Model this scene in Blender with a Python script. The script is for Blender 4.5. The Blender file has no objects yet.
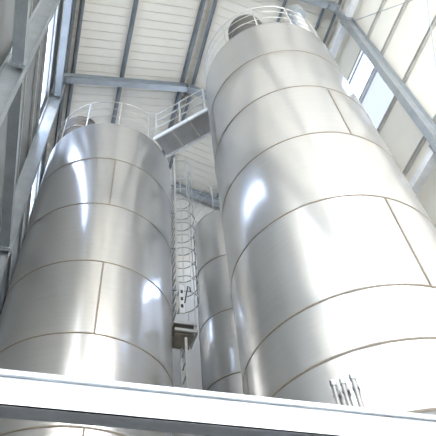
import bpy, bmesh, math, random
from mathutils import Vector, Matrix
random.seed(7)
S = bpy.context.scene
C = S.collection
EYE = 1.6                                   # camera height; heights below marked z are above the floor
PI = math.pi

# ------------------------------------------------------------------ materials
def new_mat(name):
    m = bpy.data.materials.new(name); m.use_nodes = True
    nt = m.node_tree
    return m, nt, nt.nodes['Principled BSDF']

def L(nt, a, b): nt.links.new(a, b)

def simple(name, col, rough=.5, metal=0., noise=0., nscale=8., spec=.5):
    m, nt, b = new_mat(name)
    b.inputs['Roughness'].default_value = rough
    b.inputs['Metallic'].default_value = metal
    b.inputs['Specular IOR Level'].default_value = spec
    if noise:
        tc = nt.nodes.new('ShaderNodeTexCoord'); n = nt.nodes.new('ShaderNodeTexNoise')
        n.inputs['Scale'].default_value = nscale; n.inputs['Detail'].default_value = 5
        L(nt, tc.outputs['Object'], n.inputs['Vector'])
        r = nt.nodes.new('ShaderNodeValToRGB')
        r.color_ramp.elements[0].position = .3; r.color_ramp.elements[1].position = .7
        r.color_ramp.elements[0].color = (*[c*(1-noise) for c in col], 1)
        r.color_ramp.elements[1].color = (*[min(1, c*(1+noise)) for c in col], 1)
        L(nt, n.outputs['Fac'], r.inputs['Fac']); L(nt, r.outputs['Color'], b.inputs['Base Color'])
    else:
        b.inputs['Base Color'].default_value = (*col, 1)
    return m

def stainless(name, col, rough, aniso, wide=.34):
    """brushed stainless sheet: fine rolling lines round the drum stretch the highlights upwards"""
    m, nt, b = new_mat(name)
    b.inputs['Metallic'].default_value = 1
    b.inputs['Anisotropic'].default_value = aniso
    tg = nt.nodes.new('ShaderNodeTangent'); tg.direction_type = 'RADIAL'; tg.axis = 'Z'
    L(nt, tg.outputs['Tangent'], b.inputs['Tangent'])
    tc = nt.nodes.new('ShaderNodeTexCoord')
    mp = nt.nodes.new('ShaderNodeMapping'); mp.inputs['Scale'].default_value = (1.2, 1.2, 22)
    L(nt, tc.outputs['Object'], mp.inputs['Vector'])
    n = nt.nodes.new('ShaderNodeTexNoise'); n.inputs['Scale'].default_value = 1.6; n.inputs['Detail'].default_value = 6
    L(nt, mp.outputs['Vector'], n.inputs['Vector'])
    r = nt.nodes.new('ShaderNodeValToRGB')
    r.color_ramp.elements[0].position = .3; r.color_ramp.elements[1].position = .7
    r.color_ramp.elements[0].color = (*[c*.975 for c in col], 1)
    r.color_ramp.elements[1].color = (*[min(1, c*1.02) for c in col], 1)
    L(nt, n.outputs['Fac'], r.inputs['Fac']); L(nt, r.outputs['Color'], b.inputs['Base Color'])
    mr = nt.nodes.new('ShaderNodeMapRange'); mr.inputs['To Min'].default_value = rough-.012; mr.inputs['To Max'].default_value = rough+.012
    L(nt, n.outputs['Fac'], mr.inputs['Value']); L(nt, mr.outputs['Result'], b.inputs['Roughness'])
    # the brushed grain also scatters part of the light widely
    b2 = nt.nodes.new('ShaderNodeBsdfPrincipled'); b2.inputs['Metallic'].default_value = 1; b2.inputs['Roughness'].default_value = .62
    L(nt, r.outputs['Color'], b2.inputs['Base Color'])
    ms = nt.nodes.new('ShaderNodeMixShader'); ms.inputs[0].default_value = wide
    L(nt, b.outputs[0], ms.inputs[1]); L(nt, b2.outputs[0], ms.inputs[2]); L(nt, ms.outputs[0], nt.nodes['Material Output'].inputs['Surface'])
    return m

def galvanised(name, col, rough, metal=.75):
    m, nt, b = new_mat(name)
    b.inputs['Metallic'].default_value = metal; b.inputs['Roughness'].default_value = rough
    tc = nt.nodes.new('ShaderNodeTexCoord')
    v = nt.nodes.new('ShaderNodeTexVoronoi'); v.inputs['Scale'].default_value = 26
    n = nt.nodes.new('ShaderNodeTexNoise'); n.inputs['Scale'].default_value = 3.5; n.inputs['Detail'].default_value = 4
    L(nt, tc.outputs['Object'], v.inputs['Vector']); L(nt, tc.outputs['Object'], n.inputs['Vector'])
    mx = nt.nodes.new('ShaderNodeMath'); mx.operation = 'ADD'
    sc = nt.nodes.new('ShaderNodeMath'); sc.operation = 'MULTIPLY'; sc.inputs[1].default_value = .25
    L(nt, v.outputs['Distance'], sc.inputs[0]); L(nt, sc.outputs[0], mx.inputs[0]); L(nt, n.outputs['Fac'], mx.inputs[1])
    r = nt.nodes.new('ShaderNodeValToRGB')
    r.color_ramp.elements[0].position = .35; r.color_ramp.elements[1].position = .85
    r.color_ramp.elements[0].color = (*[c*.86 for c in col], 1); r.color_ramp.elements[1].color = (*[min(1, c*1.1) for c in col], 1)
    L(nt, mx.outputs[0], r.inputs['Fac']); L(nt, r.outputs['Color'], b.inputs['Base Color'])
    return m

M = dict(
    silo=stainless('brushed_stainless', (.69, .685, .68), .16, .8),
    weld=simple('weld_bead', (.19, .165, .13), .6, .3, .15, 30),
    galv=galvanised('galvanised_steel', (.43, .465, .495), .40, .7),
    galv_pale=galvanised('pale_lit_galvanised_steel', (.80, .82, .85), .5, .35),  # paler copy; on the beam web it carries painted light
    rail=galvanised('galvanised_tube', (.62, .615, .59), .40, .6),
    purlin=galvanised('purlin_steel', (.22, .25, .28), .45, .6),
    roof=simple('roof_sheet', (.76, .725, .645), .55, 0, .02, 3),
    wall=simple('wall_sheet', (.79, .765, .69), .5, 0, .02, 2),
    wall_shaded=simple('wall_sheet_shaded', (.23, .24, .245), .5, 0, .03, 2),  # shaded copy of the wall sheet, darkened to dim the silo reflections
    wall_grey=simple('wall_sheet_grey', (.62, .61, .58), .5, 0, .03, 2),
    floor=simple('concrete', (.19, .185, .18), .7, 0, .12, 2.2),
    filt=simple('filter_steel', (.085, .08, .075), .6, .1, .1, 10),
    bolt=simple('bolt_steel', (.55, .56, .58), .35, .9),
    deck=galvanised('deck_sheet', (.46, .46, .47), .5, .5),
    dgalv=galvanised('weathered_galvanised_tube', (.34, .33, .32), .45, .6),
    dark=simple('dark_sheet', (.36, .32, .27), .55, .3, .1, 8),
    cable=simple('black_cable', (.03, .03, .03), .5),
    plate=simple('white_plate', (.72, .73, .74), .45, .2),
)
def pane_mat(name, tint, trans, rough):
    m, nt, b = new_mat(name)
    b.inputs['Base Color'].default_value = (*tint, 1); b.inputs['Roughness'].default_value = rough
    tr = nt.nodes.new('ShaderNodeBsdfTransparent'); tr.inputs['Color'].default_value = (*tint, 1)
    tl = nt.nodes.new('ShaderNodeBsdfTranslucent'); tl.inputs['Color'].default_value = (*tint, 1)
    gl = nt.nodes.new('ShaderNodeBsdfGlossy'); gl.inputs['Roughness'].default_value = .1
    m1 = nt.nodes.new('ShaderNodeMixShader'); m1.inputs[0].default_value = trans
    L(nt, tl.outputs[0], m1.inputs[1]); L(nt, tr.outputs[0], m1.inputs[2])
    m2 = nt.nodes.new('ShaderNodeMixShader'); m2.inputs[0].default_value = .06
    L(nt, m1.outputs[0], m2.inputs[1]); L(nt, gl.outputs[0], m2.inputs[2])
    L(nt, m2.outputs[0], nt.nodes['Material Output'].inputs['Surface'])
    return m
M['glass'] = pane_mat('clear_pane', (.95, .97, 1), .95, .05)
M['frost'] = pane_mat('frosted_pane', (.40, .405, .41), .10, .4)

m, nt, b = new_mat('diffusing_sheet')
tl = nt.nodes.new('ShaderNodeBsdfTranslucent'); tl.inputs['Color'].default_value = (.85, .82, .755, 1)
df = nt.nodes.new('ShaderNodeBsdfDiffuse'); df.inputs['Color'].default_value = (.8, .8, .8, 1)
mx = nt.nodes.new('ShaderNodeMixShader'); mx.inputs[0].default_value = .35
L(nt, tl.outputs[0], mx.inputs[1]); L(nt, df.outputs[0], mx.inputs[2])
fw = nt.nodes.new('ShaderNodeBsdfRefraction'); fw.inputs['IOR'].default_value = 1.15; fw.inputs['Roughness'].default_value = .75   # part of the light goes on forward, softly
fw.inputs['Color'].default_value = (.92, .88, .80, 1)
m2 = nt.nodes.new('ShaderNodeMixShader'); m2.inputs[0].default_value = .25
L(nt, mx.outputs[0], m2.inputs[1]); L(nt, fw.outputs[0], m2.inputs[2]); L(nt, m2.outputs[0], nt.nodes['Material Output'].inputs['Surface'])
M['daysheet'] = m

# ------------------------------------------------------------------ mesh helpers
class MB:
    def __init__(self): self.bm = bmesh.new()
    def box(self, c, s, rz=0, mat=None):
        m = Matrix.Translation(Vector(c)) @ (mat or Matrix.Rotation(rz, 4, 'Z')) @ Matrix.Diagonal((*s, 1))
        bmesh.ops.create_cube(self.bm, size=1, matrix=m); return self
    def bar(self, a, b, w, h, up=(0, 0, 1)):
        """rectangular bar from a to b, w across, h along up"""
        a, b = Vector(a), Vector(b); d = b-a; x = d.normalized(); u = Vector(up)
        y = u.cross(x); y.normalize(); z = x.cross(y)
        R = Matrix((x, y, z)).transposed().to_4x4()
        return self.box((a+b)/2, (d.length, w, h), mat=R)
    def tube(self, a, b, r, n=10, caps=True):
        a, b = Vector(a), Vector(b); d = b-a
        q = d.to_track_quat('Z', 'Y').to_matrix().to_4x4()
        bmesh.ops.create_cone(self.bm, cap_ends=caps, segments=n, radius1=r, radius2=r, depth=d.length,
                              matrix=Matrix.Translation((a+b)/2) @ q)
        return self
    def path(self, pts, r, n=8, closed=False):
        pts = [Vector(p) for p in pts]; k = len(pts); rings = []; prev = None
        for i, p in enumerate(pts):
            if closed: t = pts[(i+1) % k]-pts[i-1]
            else: t = pts[min(i+1, k-1)]-pts[max(i-1, 0)]
            t.normalize()
            ref = Vector((0, 0, 1)) if abs(t.z) < .9 else Vector((1, 0, 0))
            if prev is not None: ref = prev
            y = (ref - t*ref.dot(t)).normalized(); prev = y; z = t.cross(y)
            rings.append([self.bm.verts.new(p+(y*math.cos(2*PI*j/n)+z*math.sin(2*PI*j/n))*r) for j in range(n)])
        for i in range(k if closed else k-1):
            A, B = rings[i], rings[(i+1) % k]
            for j in range(n): self.bm.faces.new((A[j], A[(j+1) % n], B[(j+1) % n], B[j]))
        if not closed:
            self.bm.faces.new(rings[0][::-1]); self.bm.faces.new(rings[-1])
        return self
    def lathe(self, prof, c=(0, 0, 0), n=128):
        rings = []
        for r, z in prof:
            rings.append([self.bm.verts.new((c[0]+r*math.cos(2*PI*j/n), c[1]+r*math.sin(2*PI*j/n), c[2]+z)) for j in range(n)])
        for A, B in zip(rings, rings[1:]):
            for j in range(n): self.bm.faces.new((A[j], A[(j+1) % n], B[(j+1) % n], B[j]))
        return self
    def isec(self, a, b, h, w, tf=.015, tw=.01, up=(0, 0, 1)):
        """I-section from a to b: h along up, flange width w"""
        a, b = Vector(a), Vector(b); x = (b-a).normalized(); u = Vector(up); y = u.cross(x).normalized(); z = x.cross(y)
        self.bar(a+z*(h-tf)/2, b+z*(h-tf)/2, w, tf, up); self.bar(a-z*(h-tf)/2, b-z*(h-tf)/2, w, tf, up)
        self.bar(a, b, tw, h-2*tf, up); return self
    def csec(self, a, b, h, w, t=.006, up=(0, 0, 1), flip=1):
        """C-section from a to b: web on one side, two flanges with lips"""
        a, b = Vector(a), Vector(b); x = (b-a).normalized(); u = Vector(up); y = u.cross(x).normalized()*flip; z = x.cross(y)*flip
        self.bar(a-y*(w-t)/2, b-y*(w-t)/2, t, h, up)
        for s in (1, -1):
            self.bar(a+z*s*(h-t)/2, b+z*s*(h-t)/2, w, t, up)
            self.bar(a+y*(w-t)/2+z*s*(h/2-.012), b+y*(w-t)/2+z*s*(h/2-.012), t, .024, up)
        return self
    def build(self, name, mat, parent=None, smooth=False, origin=None, angle=35):
        bm = self.bm
        bmesh.ops.recalc_face_normals(bm, faces=bm.faces[:])
        me = bpy.data.meshes.new(name); 
        if origin is not None: bmesh.ops.translate(bm, verts=bm.verts[:], vec=-Vector(origin))
        bm.to_mesh(me); bm.free()
        me.materials.append(mat)
        if smooth:
            for p in me.polygons: p.use_smooth = True
            me.set_sharp_from_angle(angle=math.radians(angle))
        o = bpy.data.objects.new(name, me); C.objects.link(o)
        if origin is not None: o.location = origin
        if parent: o.parent = parent
        return o

def tag(o, label, cat, group=None):
    o['label'] = label; o['category'] = cat
    if group: o['group'] = group
    return o
def struct(o): o['kind'] = 'structure'; return o
def thing(name, loc, label, cat, group=None):
    o = bpy.data.objects.new(name, None); C.objects.link(o); o.location = loc; o.empty_display_size = .2
    return tag(o, label, cat, group)
def copy_tree(o, parent=None):
    c = o.copy(); C.objects.link(c)
    if parent: c.parent = parent
    for ch in list(o.children): copy_tree(ch, c)
    return c
def Z(h): return h+EYE                       # height above the eye -> above the floor

# ------------------------------------------------------------------ the hall
XL, XR = -1.62, 5.87                         # inner faces of the long walls
Y0, Y1 = -3.2, 11.3                          # open front, back gable
RX, RZ, SL = 2.36, Z(16.98), .36             # ridge and roof pitch
def roof_z(x): return RZ - SL*abs(x-RX)

struct(MB().box((2.1, 4, -.1), (9.5, 17, .2)).build('floor', M['floor']))

# ribbed roof sheets, one per slope, ribs running down the slope
def ribbed(name, x0, x1):
    b = MB(); bm = b.bm; ys = []; y = Y0-.3; P = .25
    while y < Y1+.2:
        ys += [(y, 0), (y+.226, 0), (y+.228, .03), (y+.248, .03)]; y += P
    prof = [(yy, d) for yy, d in ys]
    A = [bm.verts.new((x0, yy, roof_z(x0)+d)) for yy, d in prof]; B = [bm.verts.new((x1, yy, roof_z(x1)+d)) for yy, d in prof]
    for i in range(len(prof)-1): bm.faces.new((A[i], A[i+1], B[i+1], B[i]))
    o = b.build(name, M['roof'])
    md = o.modifiers.new('thick', 'SOLIDIFY'); md.thickness = .012; md.offset = 0
    return struct(o)
ribbed('roof', XL-.15, RX); ribbed('roof', RX, XR+.15)

# windows in the far bays: clear strip above, frosted sheet below
WIN = [(12.17, 13.12, 'glass'), (10.66, 12.08, 'frost')]
BAYS = {'left': [(4.05, 7.35), (7.65, 10.95)], 'right': [(3.68, 7.2), (7.5, 10.95)]}
def long_wall(side, x, sg):
    b = MB(); bm = b.bm; t = .08
    zs = [0, Z(3.4), Z(5.1), Z(6.7), Z(8.9)] + ([Z(10.62), Z(12.12), Z(13.17), Z(14.5)] if side == 'right' else [Z(10.4), Z(11.7), Z(12.7), Z(14.1)])
    holes = (Z(12.12), Z(13.17)) if side == 'right' else (Z(14.1),)
    def slab(y0, y1, z0, z1):
        if side == 'left' and y1 <= 2.0 and z1 > Z(3) and z0 < Z(13.5):
            y0 = .7                                       # gap for the added light sheet, out of view
        b.box((x+sg*t/2, (y0+y1)/2, (z0+z1)/2), (t, y1-y0-.004, z1-z0-.012))
    for z0, z1 in zip(zs, zs[1:]):
        if z1 in holes:
            slab(Y0, 2.0, z0, z1); ya = 2.0
            for a, e in BAYS[side]:
                slab(ya, a, z0, z1); ya = e
            slab(ya, Y1, z0, z1)
        else: slab(Y0, 2.0, z0, z1); slab(2.0, Y1, z0, z1)
    ztop = roof_z(x)+.0
    slab(Y0, 2.0, zs[-1], ztop); slab(2.0, Y1, zs[-1], ztop)
    # tongue behind the panel joints keeps the wall light-tight
    o = struct(b.build('wall_'+side, M['wall']))
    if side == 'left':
        o.data.materials.append(M['wall_shaded'])  # beyond the front bay, shade is painted as a darker sheet
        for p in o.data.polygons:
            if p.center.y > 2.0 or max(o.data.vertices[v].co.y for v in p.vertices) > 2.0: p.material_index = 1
    return o
long_wall('left', XL, -1); long_wall('right', XR, 1)

wn = [0]
def window(side, x, sg, y0, y1, z0, z1, kind):
    wn[0] += 1; fr = MB(); f = .05
    for y in (y0+f/2, y1-f/2): fr.box((x+sg*.03, y, (z0+z1)/2), (.06, f, z1-z0))
    for z in (z0+f/2, z1-f/2): fr.box((x+sg*.03, (y0+y1)/2, z), (.06, y1-y0, f))
    o = struct(fr.build('window_%d' % wn[0], M['galv']))
    p = MB().box((x+sg*.04, (y0+y1)/2, (z0+z1)/2), (.008, y1-y0-.02, z1-z0-.02)).build('window_pane', M[kind], o)
for side, x, sg in (('left', XL, -1), ('right', XR, 1)):
    for y0, y1 in BAYS[side]:
        for z0, z1, k in (WIN if side == 'right' else [(12.75, 14.05, 'glass')]): window(side, x, sg, y0, y1, Z(z0)-.05, Z(z1)+.05, k)

zl = [z for z in (Z(3.4), Z(14.1))]
b = MB(); fr = [b.bm.verts.new((XL-.04, y, z)) for y, z in ((Y0, zl[0]), (.7, zl[0]), (.7, zl[1]), (Y0, zl[1]))]; b.bm.faces.new(fr)
o = struct(b.build('window_8', M['daysheet']))  # added sheet out of view, there to brighten the right silo
b = MB()
for y in (Y0+.05, -1.3, .65): b.box((XL-.05, y, (zl[0]+zl[1])/2), (.06, .08, zl[1]-zl[0]))
for z in (zl[0]+.04, Z(8.9), zl[1]-.04): b.box((XL-.05, (Y0+.7)/2, z), (.06, .7-Y0, .08))
b.build('window_frame', M['galv'], o)  # frame of the added light sheet

# back gable: stacked horizontal sheets under the roof line
b = MB(); bm = b.bm
pts = [(XL-.1, 0), (XR+.1, 0), (XR+.1, roof_z(XR+.1)), (RX, RZ), (XL-.1, roof_z(XL-.1))]
fr = [bm.verts.new((x, Y1, z)) for x, z in pts]; bk = [bm.verts.new((x, Y1+.1, z)) for x, z in pts]
bm.faces.new(fr); bm.faces.new(bk[::-1])
for i in range(5): bm.faces.new((fr[i], bk[i], bk[(i+1) % 5], fr[(i+1) % 5]))
struct(b.build('wall_back', M['wall_grey']))

# front gable behind the viewer: solid plinth, diffusing daylight sheets above
DOOR = 1.9
struct(MB().box((2.125, Y0-.05, DOOR/2), (XR-XL+.2, .1, DOOR)).build('wall_front', M['wall']))
b = MB(); bm = b.bm
GX = 0.9                                       # sheeting starts here; unseen solid wall to the left shapes silo reflections
pts = [(GX, DOOR), (XR+.1, DOOR), (XR+.1, roof_z(XR+.1)), (RX, RZ), (GX, roof_z(GX))]
fr = [bm.verts.new((x, Y0-.02, z)) for x, z in pts]; bm.faces.new(fr)
b2 = MB(); pts = [(XL-.1, DOOR), (GX, DOOR), (GX, roof_z(GX)), (XL-.1, roof_z(XL-.1))]
fa = [b2.bm.verts.new((x, Y0, z)) for x, z in pts]; fb = [b2.bm.verts.new((x, Y0-.1, z)) for x, z in pts]
b2.bm.faces.new(fa); b2.bm.faces.new(fb[::-1])
for i in range(4): b2.bm.faces.new((fa[i], fb[i], fb[(i+1) % 4], fa[(i+1) % 4]))
struct(b2.build('wall_front', M['wall']))
o = b.build('window_9', M['daysheet'])
struct(o)
b = MB()
for x in (GX+.05, 3.4, XR-.05): b.box((x, Y0-.07, (DOOR+roof_z(x))/2), (.10, .08, roof_z(x)-DOOR))
for z in (DOOR+.05, 6.5, 11, 15.2): b.box(((GX+XR)/2, Y0-.07, z), (XR-GX, .08, .08))
b.build('window_frame', M['galv'], o)

# ------------------------------------------------------------------ steel frame
COLH = .30
CX = {'left': (-1.40, -1), 'right': (5.65, 1)}
CY = {'left': (3.87, 7.48, 11.05), 'right': (3.545, 7.3, 11.05)}
colname = ['nearest', 'middle', 'rearmost']
col_label = {
 ('left', 0): 'broad galvanised steel column nearest on the left wall, struts bolted to both sides',
 ('left', 1): 'galvanised steel column right beside the left silo, its top under the middle rafter',
 ('left', 2): 'galvanised corner column at the back wall behind the left silo',
 ('right', 0): 'galvanised steel column on the right wall beside the windows',
 ('right', 1): 'galvanised steel column on the right wall hidden behind the big right silo',
 ('right', 2): 'galvanised corner column at the back end of the right wall'}
EZ = 15.15
def column(side, i):
    x, sg = CX[side]; y = CY[side][i]
    t = thing('steel_column', (x, y, 0), col_label[(side, i)], 'column', 'wall columns')
    top = Z(EZ)
    b = MB().isec((0, 0, .02), (0, 0, top), COLH, .15, .014, .010, up=(1, 0, 0)); b.build('shaft', M['galv'], t)
    MB().box((0, 0, .01), (.4, .28, .02)).build('base_plate', M['galv'], t)
    for hz in (8.05, 14.4):                                  # bolted cleats where the struts meet
        for s in (-1, 1):
            cl = MB().box((-sg*.05, s*.087, Z(hz)), (.16, .02, .30)).build('cleat', M['galv'], t)
            for dz in (-.11, .11):
                for dx in (-.05, .03): MB().tube((-sg*.05+dx, s*.095, Z(hz)+dz), (-sg*.05+dx, s*.125, Z(hz)+dz), .016, 6).build('bolt', M['bolt'], cl)
for side in ('left', 'right'):
    for i in range(3):
        if (side, i) == ('right', 1): continue
        column(side, i)

# struts between the columns, at two heights
def strut(side, y0, y1, hz, label):
    x, sg = CX[side]; xx = x-sg*.04
    t = thing('strut', (xx, (y0+y1)/2, Z(hz)), label, 'strut', 'horizontal struts between columns')
    MB().box((0, 0, 0), (.17, y1-y0-.24, .16)).build('tube', M['galv_pale' if side == 'right' else 'galv'], t)  # left tubes take the darker steel as painted shade
    for s, y in ((-1, y0), (1, y1)):
        MB().box((0, s*((y1-y0)/2-.11), 0), (.22, .02, .24)).build('end_plate', M['galv'], t)
lab = {('left', 8.05, 0): 'lower square strut reaching out of frame at top left, bolted to the near left column',
       ('left', 8.05, 1): 'lower square strut on the left wall between the near and middle columns',
       ('left', 14.4, 0): 'high square strut in the left near bay, above the picture edge',
       ('left', 14.4, 1): 'bright galvanised square strut high on the left wall ending over the middle column',
       ('right', 8.05, 0): 'lower square strut on the right wall at the picture edge',
       ('right', 8.05, 1): 'lower square strut on the right wall running behind the big silo',
       ('right', 14.4, 0): 'pale square strut at top right bolted to the right column, towards the viewer',
       ('right', 14.4, 1): 'pale square strut high on the right wall above the bright window'}
for side in ('left', 'right'):
    ys = CY[side]
    for hz in (8.05, 14.4):
        if (side, hz) in (('left', 8.05), ('right', 14.4)): strut(side, .25, ys[0], hz, lab[(side, hz, 0)])   # the others lie outside the view
        strut(side, ys[0], ys[1], hz, lab[(side, hz, 1)])

# cross bracing rods of the near bays
def brace(side, zz, label):
    x, sg = CX[side]; ya, yb = .3, CY[side][0]-.1; xx = x+sg*.10+(.012 if zz else -.012)
    a, c = ((xx, ya, Z(8.22)), (xx, yb, Z(14.22))) if zz else ((xx, ya, Z(14.22)), (xx, yb, Z(8.22)))
    o = MB().tube(a, c, .011, 8).build('bracing_rod', M['galv'], None, True, origin=Vector(a))
    tag(o, label, 'rod', 'bracing rods')
brace('right', True, 'thin bracing rod rising towards the right column top, right wall')
brace('right', False, 'thin bracing rod falling from the picture top down the right wall')
brace('left', False, 'thin bracing rod running down to the bolted strut end at top left')

# rafters (two half beams bolted at the ridge)
def rafter(yl, yr, k):
    words = ['nearest rafter, crossing the top edge to the right column', 'rafter spanning above the left silo, from wall to ridge',
             'rearmost rafter against the back wall'][k]
    t = thing('rafter', (RX, (yl+yr)/2, RZ-.4), 'galvanised steel '+words, 'rafter', 'roof rafters')
    ym = (yl+yr)/2; d = .36
    def P(x, y): return Vector((x-RX, y-ym, roof_z(x)-d-(RZ-.4)))
    MB().isec(P(-1.3, yl), P(RX-.012, ym), .28, .18).build('beam', M['galv'], t)
    MB().isec(P(RX+.012, ym), P(5.6, yr), .28, .18).build('beam', M['galv'], t)
    MB().box((0, 0, .02-.4+.4-.0), (.02, .2, .36)).build('ridge_plate', M['galv'], t)
    for x, y in ((-1.25, yl), (5.5, yr)):
        p = P(x, y); pl = MB().box((p.x, p.y, p.z-.10), (.34, .2, .02)).build('end_plate', M['galv'], t)
        for dx in (-.12, .12):
            for dy in (-.07, .07): MB().tube((p.x+dx, p.y+dy, p.z-.135), (p.x+dx, p.y+dy, p.z-.09), .016, 6).build('bolt', M['bolt'], pl)
rafter(3.87, 3.545, 0); rafter(7.33, 7.40, 1); rafter(11.05, 11.05, 2)

# purlins along the roof
PUR = [(-1.12, 'eaves purlin along the left roof edge'), (-1.33, 'gutter side purlin at the very left of the roof'), (.27, 'purlin halfway up the left roof slope'),
       (2.17, 'left one of the two purlins at the roof ridge'), (2.52, 'right one of the two purlins at the roof ridge'),
       (4.35, 'purlin halfway down the right roof slope'), (5.38, 'purlin near the right eaves'), (5.72, 'eaves purlin along the right roof edge')]
for x, w in PUR:
    z = roof_z(x)-.11; sg = 1 if x > RX else -1
    up = Vector((sg*SL, 0, 1)).normalized()
    o = MB().csec((x, Y0, z), (x, Y1-.02, z), .18, .075, .006, up, 1 if x > RX else -1).build('purlin', M['purlin'], None, origin=(x, 4, z))
    tag(o, 'grey steel '+w, 'purlin', 'roof purlins')

# wall girts
GIRTS = {'right': [(13.2, 'just above the bright window strip'), (12.1, 'between the clear and the frosted window strip'),
                   (10.6, 'just under the frosted window strip'), (8.9, 'lowest one visible beside the silo')],
         'left': [(15.05, 'topmost, tucked under the eaves'), (14.15, 'just above the bright window strip'), (12.62, 'just under the bright window strip'),
                  (11.6, 'second below the window strip'), (10.15, 'lowest, above the lower strut')]}
for side, x, sg in (('left', XL, -1), ('right', XR, 1)):
    for h, w in GIRTS[side]:
        o = MB().csec((x-sg*.035, Y0, Z(h)), (x-sg*.035, Y1-.02, Z(h)), .07 if h < 15 else .2, .06, .005, (0, 0, 1), 1).build('girt', M['rail'] if h < 15 else M['purlin'], None, origin=(x, 4, Z(h)))
        tag(o, 'grey wall girt on the %s wall, %s' % (side, w), 'girt', 'wall girts')

# the big beam across the foreground
t = thing('channel_beam', (2.1, 2.2, Z(1.415)), 'white-lit galvanised channel beam crossing the bottom of the picture', 'beam')
bl = XR-XL-.02
MB().box((0, .005, .075), (bl, .010, .15)).build('web', M['galv_pale'], t)  # pale colour paints the light on the front face
MB().box((0, .043, .005), (bl, .086, .011)).build('flange', M['galv'], t)  # darker steel paints the shade of the underside
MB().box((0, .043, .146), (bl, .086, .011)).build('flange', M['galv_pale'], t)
MB().box((0, -.004, .155), (bl, .03, .026)).build('lip', M['galv'], t)

# ------------------------------------------------------------------ silos
def arc(c, r, a0, a1, z, n=40): return [(c[0]+r*math.cos(a0+(a1-a0)*i/n), c[1]+r*math.sin(a0+(a1-a0)*i/n), z) for i in range(n+1)]

def silo(x, y, r, rings, bottom, vseams, label, posts, gap, rail_r):
    t = thing('silo', (x, y, 0), label, 'silo')
    top = Z(rings[0]); bot = Z(bottom)
    MB().lathe([(r, bot), (r, top-.012), (r-.006, top)], n=160).build('shell', M['silo'], t, True, angle=50)
    MB().lathe([(r-.006, top), (r-.05, top+.012), (.05, top+.16), (.001, top+.16)], n=96).build('top_cone', M['silo'], t, True)
    MB().lathe([(r-.002, bot), (.16, bot-1.9 if bot > 2.4 else .8), (.16, bot-2.1 if bot > 2.4 else .6)], n=96).build('hopper', M['silo'], t, True)
    for k in range(4):
        a = PI/4+k*PI/2
        px, py = (r-.07)*math.cos(a), (r-.07)*math.sin(a)
        MB().box((px, py, (bot+.1)/2), (.14, .14, bot+.1), a).build('leg', M['galv'], t)
    for h in rings[1:]+[bottom+.012]:
        MB().lathe([(r+.0005, Z(h)-.016), (r+.006, Z(h)-.009), (r+.006, Z(h)+.009), (r+.0005, Z(h)+.016)], n=160).build('ring_seam', M['weld'], t, True, angle=80)
    for h0, h1, a in vseams:
        a = math.radians(a); c, s = math.cos(a), math.sin(a)
        MB().box(((r+.001)*c, (r+.001)*s, (Z(h0)+Z(h1))/2), (.008, .026, Z(h0)-Z(h1)), a).build('vertical_seam', M['weld'], t)
    # guard rail round the top
    g = bpy.data.objects.new('guardrail', None); C.objects.link(g); g.parent = t
    g0, g1 = gap
    for h in (.42, .78, 1.12):
        MB().path(arc((0, 0), rail_r, g1, g0+2*PI, top+h, 72), .014 if h > 1 else .008, 8).build('rail', M['rail'], g, True)
    MB().path(arc((0, 0), rail_r, g1, g0+2*PI, top+.05, 72), .012, 6).build('toe_rail', M['rail'], g, True)
    for k in range(posts):
        a = g1+(g0+2*PI-g1)*k/(posts-1)
        MB().bar((rail_r*math.cos(a), rail_r*math.sin(a), top-.02), (rail_r*math.cos(a), rail_r*math.sin(a), top+1.13), .028, .012, up=(math.cos(a), math.sin(a), 0)).build('post', M['rail'], g)
    return t, top

def filter_drum(t, dx, dy, r, z0, z1, mat, name='vent_filter'):
    o = MB().lathe([(r, z0), (r, z1-.06), (r-.05, z1), (.001, z1+.02)], (dx, dy, 0), 48).build(name, mat, t, True)
    for k in range(3):
        z = z0+.25+(z1-z0-.35)*k/2
        MB().lathe([(r+.001, z-.02), (r+.012, z-.02), (r+.012, z+.02), (r+.001, z+.02)], (dx, dy, 0), 48).build('clamp_band', M['dgalv'], o, True)

LX, LY, LR = .347, 7.64, 1.444
RX_, RY_, RR = 3.363, 4.546, 1.43
dv = Vector((RX_-LX, RY_-LY)); ang = math.atan2(dv.y, dv.x)
gl = .27
tL, topL = silo(LX, LY, LR, [11.23, 9.764, 8.235, 6.712, 5.23, 3.80], 2.30,
     [(9.764, 8.235, -90), (6.712, 5.23, -89), (3.80, 2.3, -88)],
     'big stainless steel silo on the left, seen from below', 12, (ang-gl, ang+gl), 1.40)
tR, topR = silo(RX_, RY_, RR, [11.241, 9.745, 8.246, 6.742, 5.235, 3.741, 3.075], 2.37,
     [(9.745, 8.246, 178), (8.246, 6.742, -90), (5.235, 3.741, -90), (3.741, 3.075, 174), (3.075, 2.37, -60)],
     'big stainless steel silo on the right, largest and nearest', 12, (ang+PI-gl, ang+PI+gl), 1.39)
BX, BY, BR = 3.46, 8.45, .84
tB, topB = silo(BX, BY, BR, [10.80, 9.174, 7.578, 6.056, 4.5, 3.0], 2.0, [(7.578, 6.056, -60)],
     'slimmer stainless steel silo standing at the back between the two big ones', 8, (math.radians(150), math.radians(185)), .82)
filter_drum(tL, -.85, -.39, .40, topL, topL+1.30, M['filt'])
filter_drum(tR, -.61, -.60, .40, topR, topR+1.45, M['filt'])
vp = MB().lathe([(.11, topR), (.11, topR+2.9)], (.84, -.86, 0), 32).build('vent_pipe', M['plate'], tR, True)
MB().lathe([(.12, topR+2.75), (.21, topR+2.75), (.21, topR+3.1), (.14, topR+3.22), (.001, topR+3.26)], (.84, -.86, 0), 40).build('cowl', M['galv'], vp, True)
filter_drum(tB, .1, -.2, .28, topB, topB+.9, M['filt'])

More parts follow.
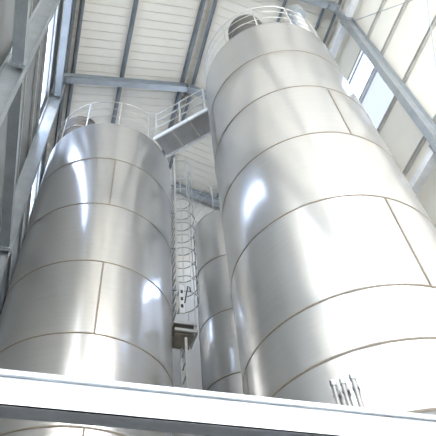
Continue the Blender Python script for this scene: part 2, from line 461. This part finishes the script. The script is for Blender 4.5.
# three capped gauge pipes at the foot of the right silo
for k, (a, zt) in enumerate(((-138.6, 2.80), (-135.4, 2.78), (-131.9, 2.79))):
    a = math.radians(a); rr = RR+.05; bx, by = RX_+rr*math.cos(a), RY_+rr*math.sin(a)
    t = thing('gauge_pipe', (bx, by, Z(1.9)), ['leftmost', 'middle', 'rightmost'][k]+' of three capped pipes clamped upright on the right silo', 'pipe', 'gauge pipes')
    h = zt-1.9
    MB().tube((0, 0, 0), (0, 0, h), .019, 14).build('pipe', M['dgalv'], t, True)
    MB().tube((0, 0, h-.03), (0, 0, h+.02), .026, 14).build('cap', M['bolt'], t, True)
    for dz in (.25, .55, .8):
        MB().box((-.022*math.cos(a), -.022*math.sin(a), dz), (.04, .06, .025), a).build('clamp', M['dgalv'], t)

# ------------------------------------------------------------------ catwalk between the big silos
u = dv.normalized(); n2 = Vector((-u.y, u.x)); s0 = LR+.03; s1 = dv.length-RR-.03
t = thing('catwalk', (LX, LY, Z(11.2)), 'narrow galvanised catwalk bridging the tops of the two big silos', 'catwalk')
def W(s, w, z): return (u.x*s+n2.x*w, u.y*s+n2.y*w, z)
W0, W1 = -.30, .24
MB().bar(W(s0, (W0+W1)/2, .05), W(s1, (W0+W1)/2, .05), W1-W0, .012).build('deck', M['deck'], t)
for w in (W0, W1):
    MB().bar(W(s0-.02, w, .03), W(s1+.02, w, .03), .035, .13).build('side_channel', M['galv_pale'], t)
for k in range(2):
    s = s0+(s1-s0)*(k+1)/3
    MB().bar(W(s, W0, .02), W(s, W1, .02), .04, .05).build('cross_bar', M['rail'], t)
for w in (W0, W1):
    g = bpy.data.objects.new('guardrail', None); C.objects.link(g); g.parent = t
    for h in (.45, .8, 1.13):
        MB().tube(W(s0, w, h), W(s1, w, h), .017, 8).build('rail', M['rail'], g, True)
    for k in range(3):
        s = s0+.04+(s1-s0-.08)*k/2
        MB().bar(W(s, w, .03), W(s, w, 1.14), .045, .014, up=(n2.x, n2.y, 0)).build('post', M['rail'], g)

# ------------------------------------------------------------------ caged ladder, landing, lower ladder
LDX = 1.89; ya, yb = 7.44, 7.80; ym = (ya+yb)/2; zb = 6.98
t = thing('caged_ladder', (LDX, ym, Z(zb)), 'caged galvanised ladder climbing the right side of the left silo', 'ladder')
H = 12.35-zb; lad = t
for y in (ya, yb): MB().box((0, y-ym, H/2), (.05, .016, H)).build('stringer', M['rail'], t)
k = 0; z = .15
while z < H-.9:
    MB().tube((0, ya-ym, z), (0, yb-ym, z), .013, 8).build('rung', M['rail'], t, True); z += .225
hz = .9
def hoop(z): return [(0, ya-ym-.06, z)]+[(.19+.27*math.cos(a), .30*math.sin(a), z) for a in [math.radians(-100+200*i/20) for i in range(21)]]+[(0, yb-ym+.06, z)]
z = .5
while z < H:
    MB().path(hoop(z), .013, 6).build('hoop', M['rail'], t, True); z += .42
for a in (-75, -25, 25, 75):
    a = math.radians(a); px, py = .19+.27*math.cos(a), .30*math.sin(a)
    MB().box((px, py, (H+.5)/2), (.008, .03, H-.5), a).build('cage_strap', M['rail'], t)
for z in (.6, 1.8, 3.0, 4.1):
    for y in (ya-ym, yb-ym): MB().bar((-.008, y, z), (LX+math.sqrt(max(0, LR**2-(y+ym-LY)**2))-LDX+.004, y, z), .03, .03).build('wall_bracket', M['galv'], t)

t = thing('landing', (2.02, ym, Z(6.74)), 'small steel landing halfway up beside the left silo, under the caged ladder', 'landing')
MB().box((0, 0, .04), (.40, .46, .012)).build('deck', M['dark'], t)
for y in (-.23, .23): MB().box((0, y, .0), (.42, .03, .07)).build('edge_bar', M['rail'], t)
MB().box((.195, 0, 0), (.03, .44, .07)).build('edge_bar', M['rail'], t)
MB().box((.0, -.25, -.19), (.42, .035, .06)).build('lower_bar', M['rail'], t)
MB().box((.195, -.02, -.19), (.03, .42, .06)).build('lower_bar', M['rail'], t)
MB().box((-.02, 0, -.24), (.34, .40, .012)).build('lower_plate', M['dark'], t)
for y in (-.23, .23): MB().box((.16, y, -.10), (.03, .03, .16)).build('hanger', M['rail'], t)
MB().box((.19, -.23, .35), (.02, .02, .65)).build('post', M['rail'], t); MB().box((.19, .23, .35), (.02, .02, .65)).build('post', M['rail'], t)
ap = MB().box((.04, ya-.17-ym, .22), (.10, .02, .7)).build('access_plate', M['plate'], lad)
ap['label'] = 'small white plate with dark slots'
for z in (.04, .22, .40): MB().box((.04, ya-.17-ym-.0105, z), (.045, .004, .08)).build('slot', M['cable'], ap)
MB().path([(x+.04, y+ya-.17-ym, z-.13) for x, y, z in ((.05, -.015, .25), (.09, -.02, .5), (.12, -.02, .68), (.16, -.02, .66), (.165, -.02, .55))], .012, 6).build('cable', M['cable'], lad, True)
for z in (.0, .45): MB().bar((.0, ya-ym-.005, z), (.0, ya-.165-ym, z), .03, .02).build('plate_bracket', M['rail'], ap)

t = thing('ladder', (2.03, 7.6, 0), 'plain lower ladder hanging below the landing beside the left silo', 'ladder')
for y in (-.15, .15): MB().box((0, y, Z(6.46)/2), (.045, .016, Z(6.46))).build('stringer', M['rail'], t)
z = .3
while z < Z(6.4): MB().tube((0, -.15, z), (0, .15, z), .013, 8).build('rung', M['rail'], t, True); z += .28
for z in (3.0, 5.0, 7.0):
    for y in (-.15, .15): MB().bar((-.02, y, z), (LX+math.sqrt(LR**2-(y+7.6-LY)**2)-2.03+.004, y, z), .03, .03).build('wall_bracket', M['galv'], t)

# ------------------------------------------------------------------ daylight
w = bpy.data.worlds.new('sky'); S.world = w; w.use_nodes = True
nt = w.node_tree; bg = nt.nodes['Background']
sky = nt.nodes.new('ShaderNodeTexSky'); sky.sky_type = 'NISHITA'; sky.sun_disc = False
sky.sun_elevation = math.radians(42); sky.sun_rotation = math.radians(150); sky.air_density = 1.0; sky.dust_density = 1.5
hz = nt.nodes.new('ShaderNodeMix'); hz.data_type = 'RGBA'; hz.inputs[0].default_value = .45   # thin high cloud
L(nt, sky.outputs[0], hz.inputs[6]); hz.inputs[7].default_value = (4.6, 5.1, 6.0, 1)
L(nt, hz.outputs[2], bg.inputs['Color']); bg.inputs['Strength'].default_value = .9
sun = bpy.data.lights.new('sun', 'SUN'); sun.energy = 2.2; sun.angle = math.radians(1.5); sun.color = (1, .87, .69)
so = bpy.data.objects.new('sun', sun); C.objects.link(so)
so.rotation_euler = Vector((.40, .78, -.50)).to_track_quat('-Z', 'Y').to_euler()

# ------------------------------------------------------------------ camera
cam = bpy.data.cameras.new('camera'); co = bpy.data.objects.new('camera', cam); C.objects.link(co)
cam.sensor_width = 36; cam.lens = 558.553/436*36; cam.clip_start = .05
R3 = Matrix(((0.9590114, -0.17260631, -0.2247314), (-0.27377697, -0.76897001, -0.57769481), (-0.07309794, 0.61554219, -0.78470664)))
co.matrix_world = Matrix.Translation((0, 0, EYE)) @ R3.to_4x4()
S.camera = co
S.view_settings.view_transform = 'Standard'; S.view_settings.look = 'None'
S.view_settings.gamma = 1; S.view_settings.use_curve_mapping = False
S.view_settings.exposure = .98
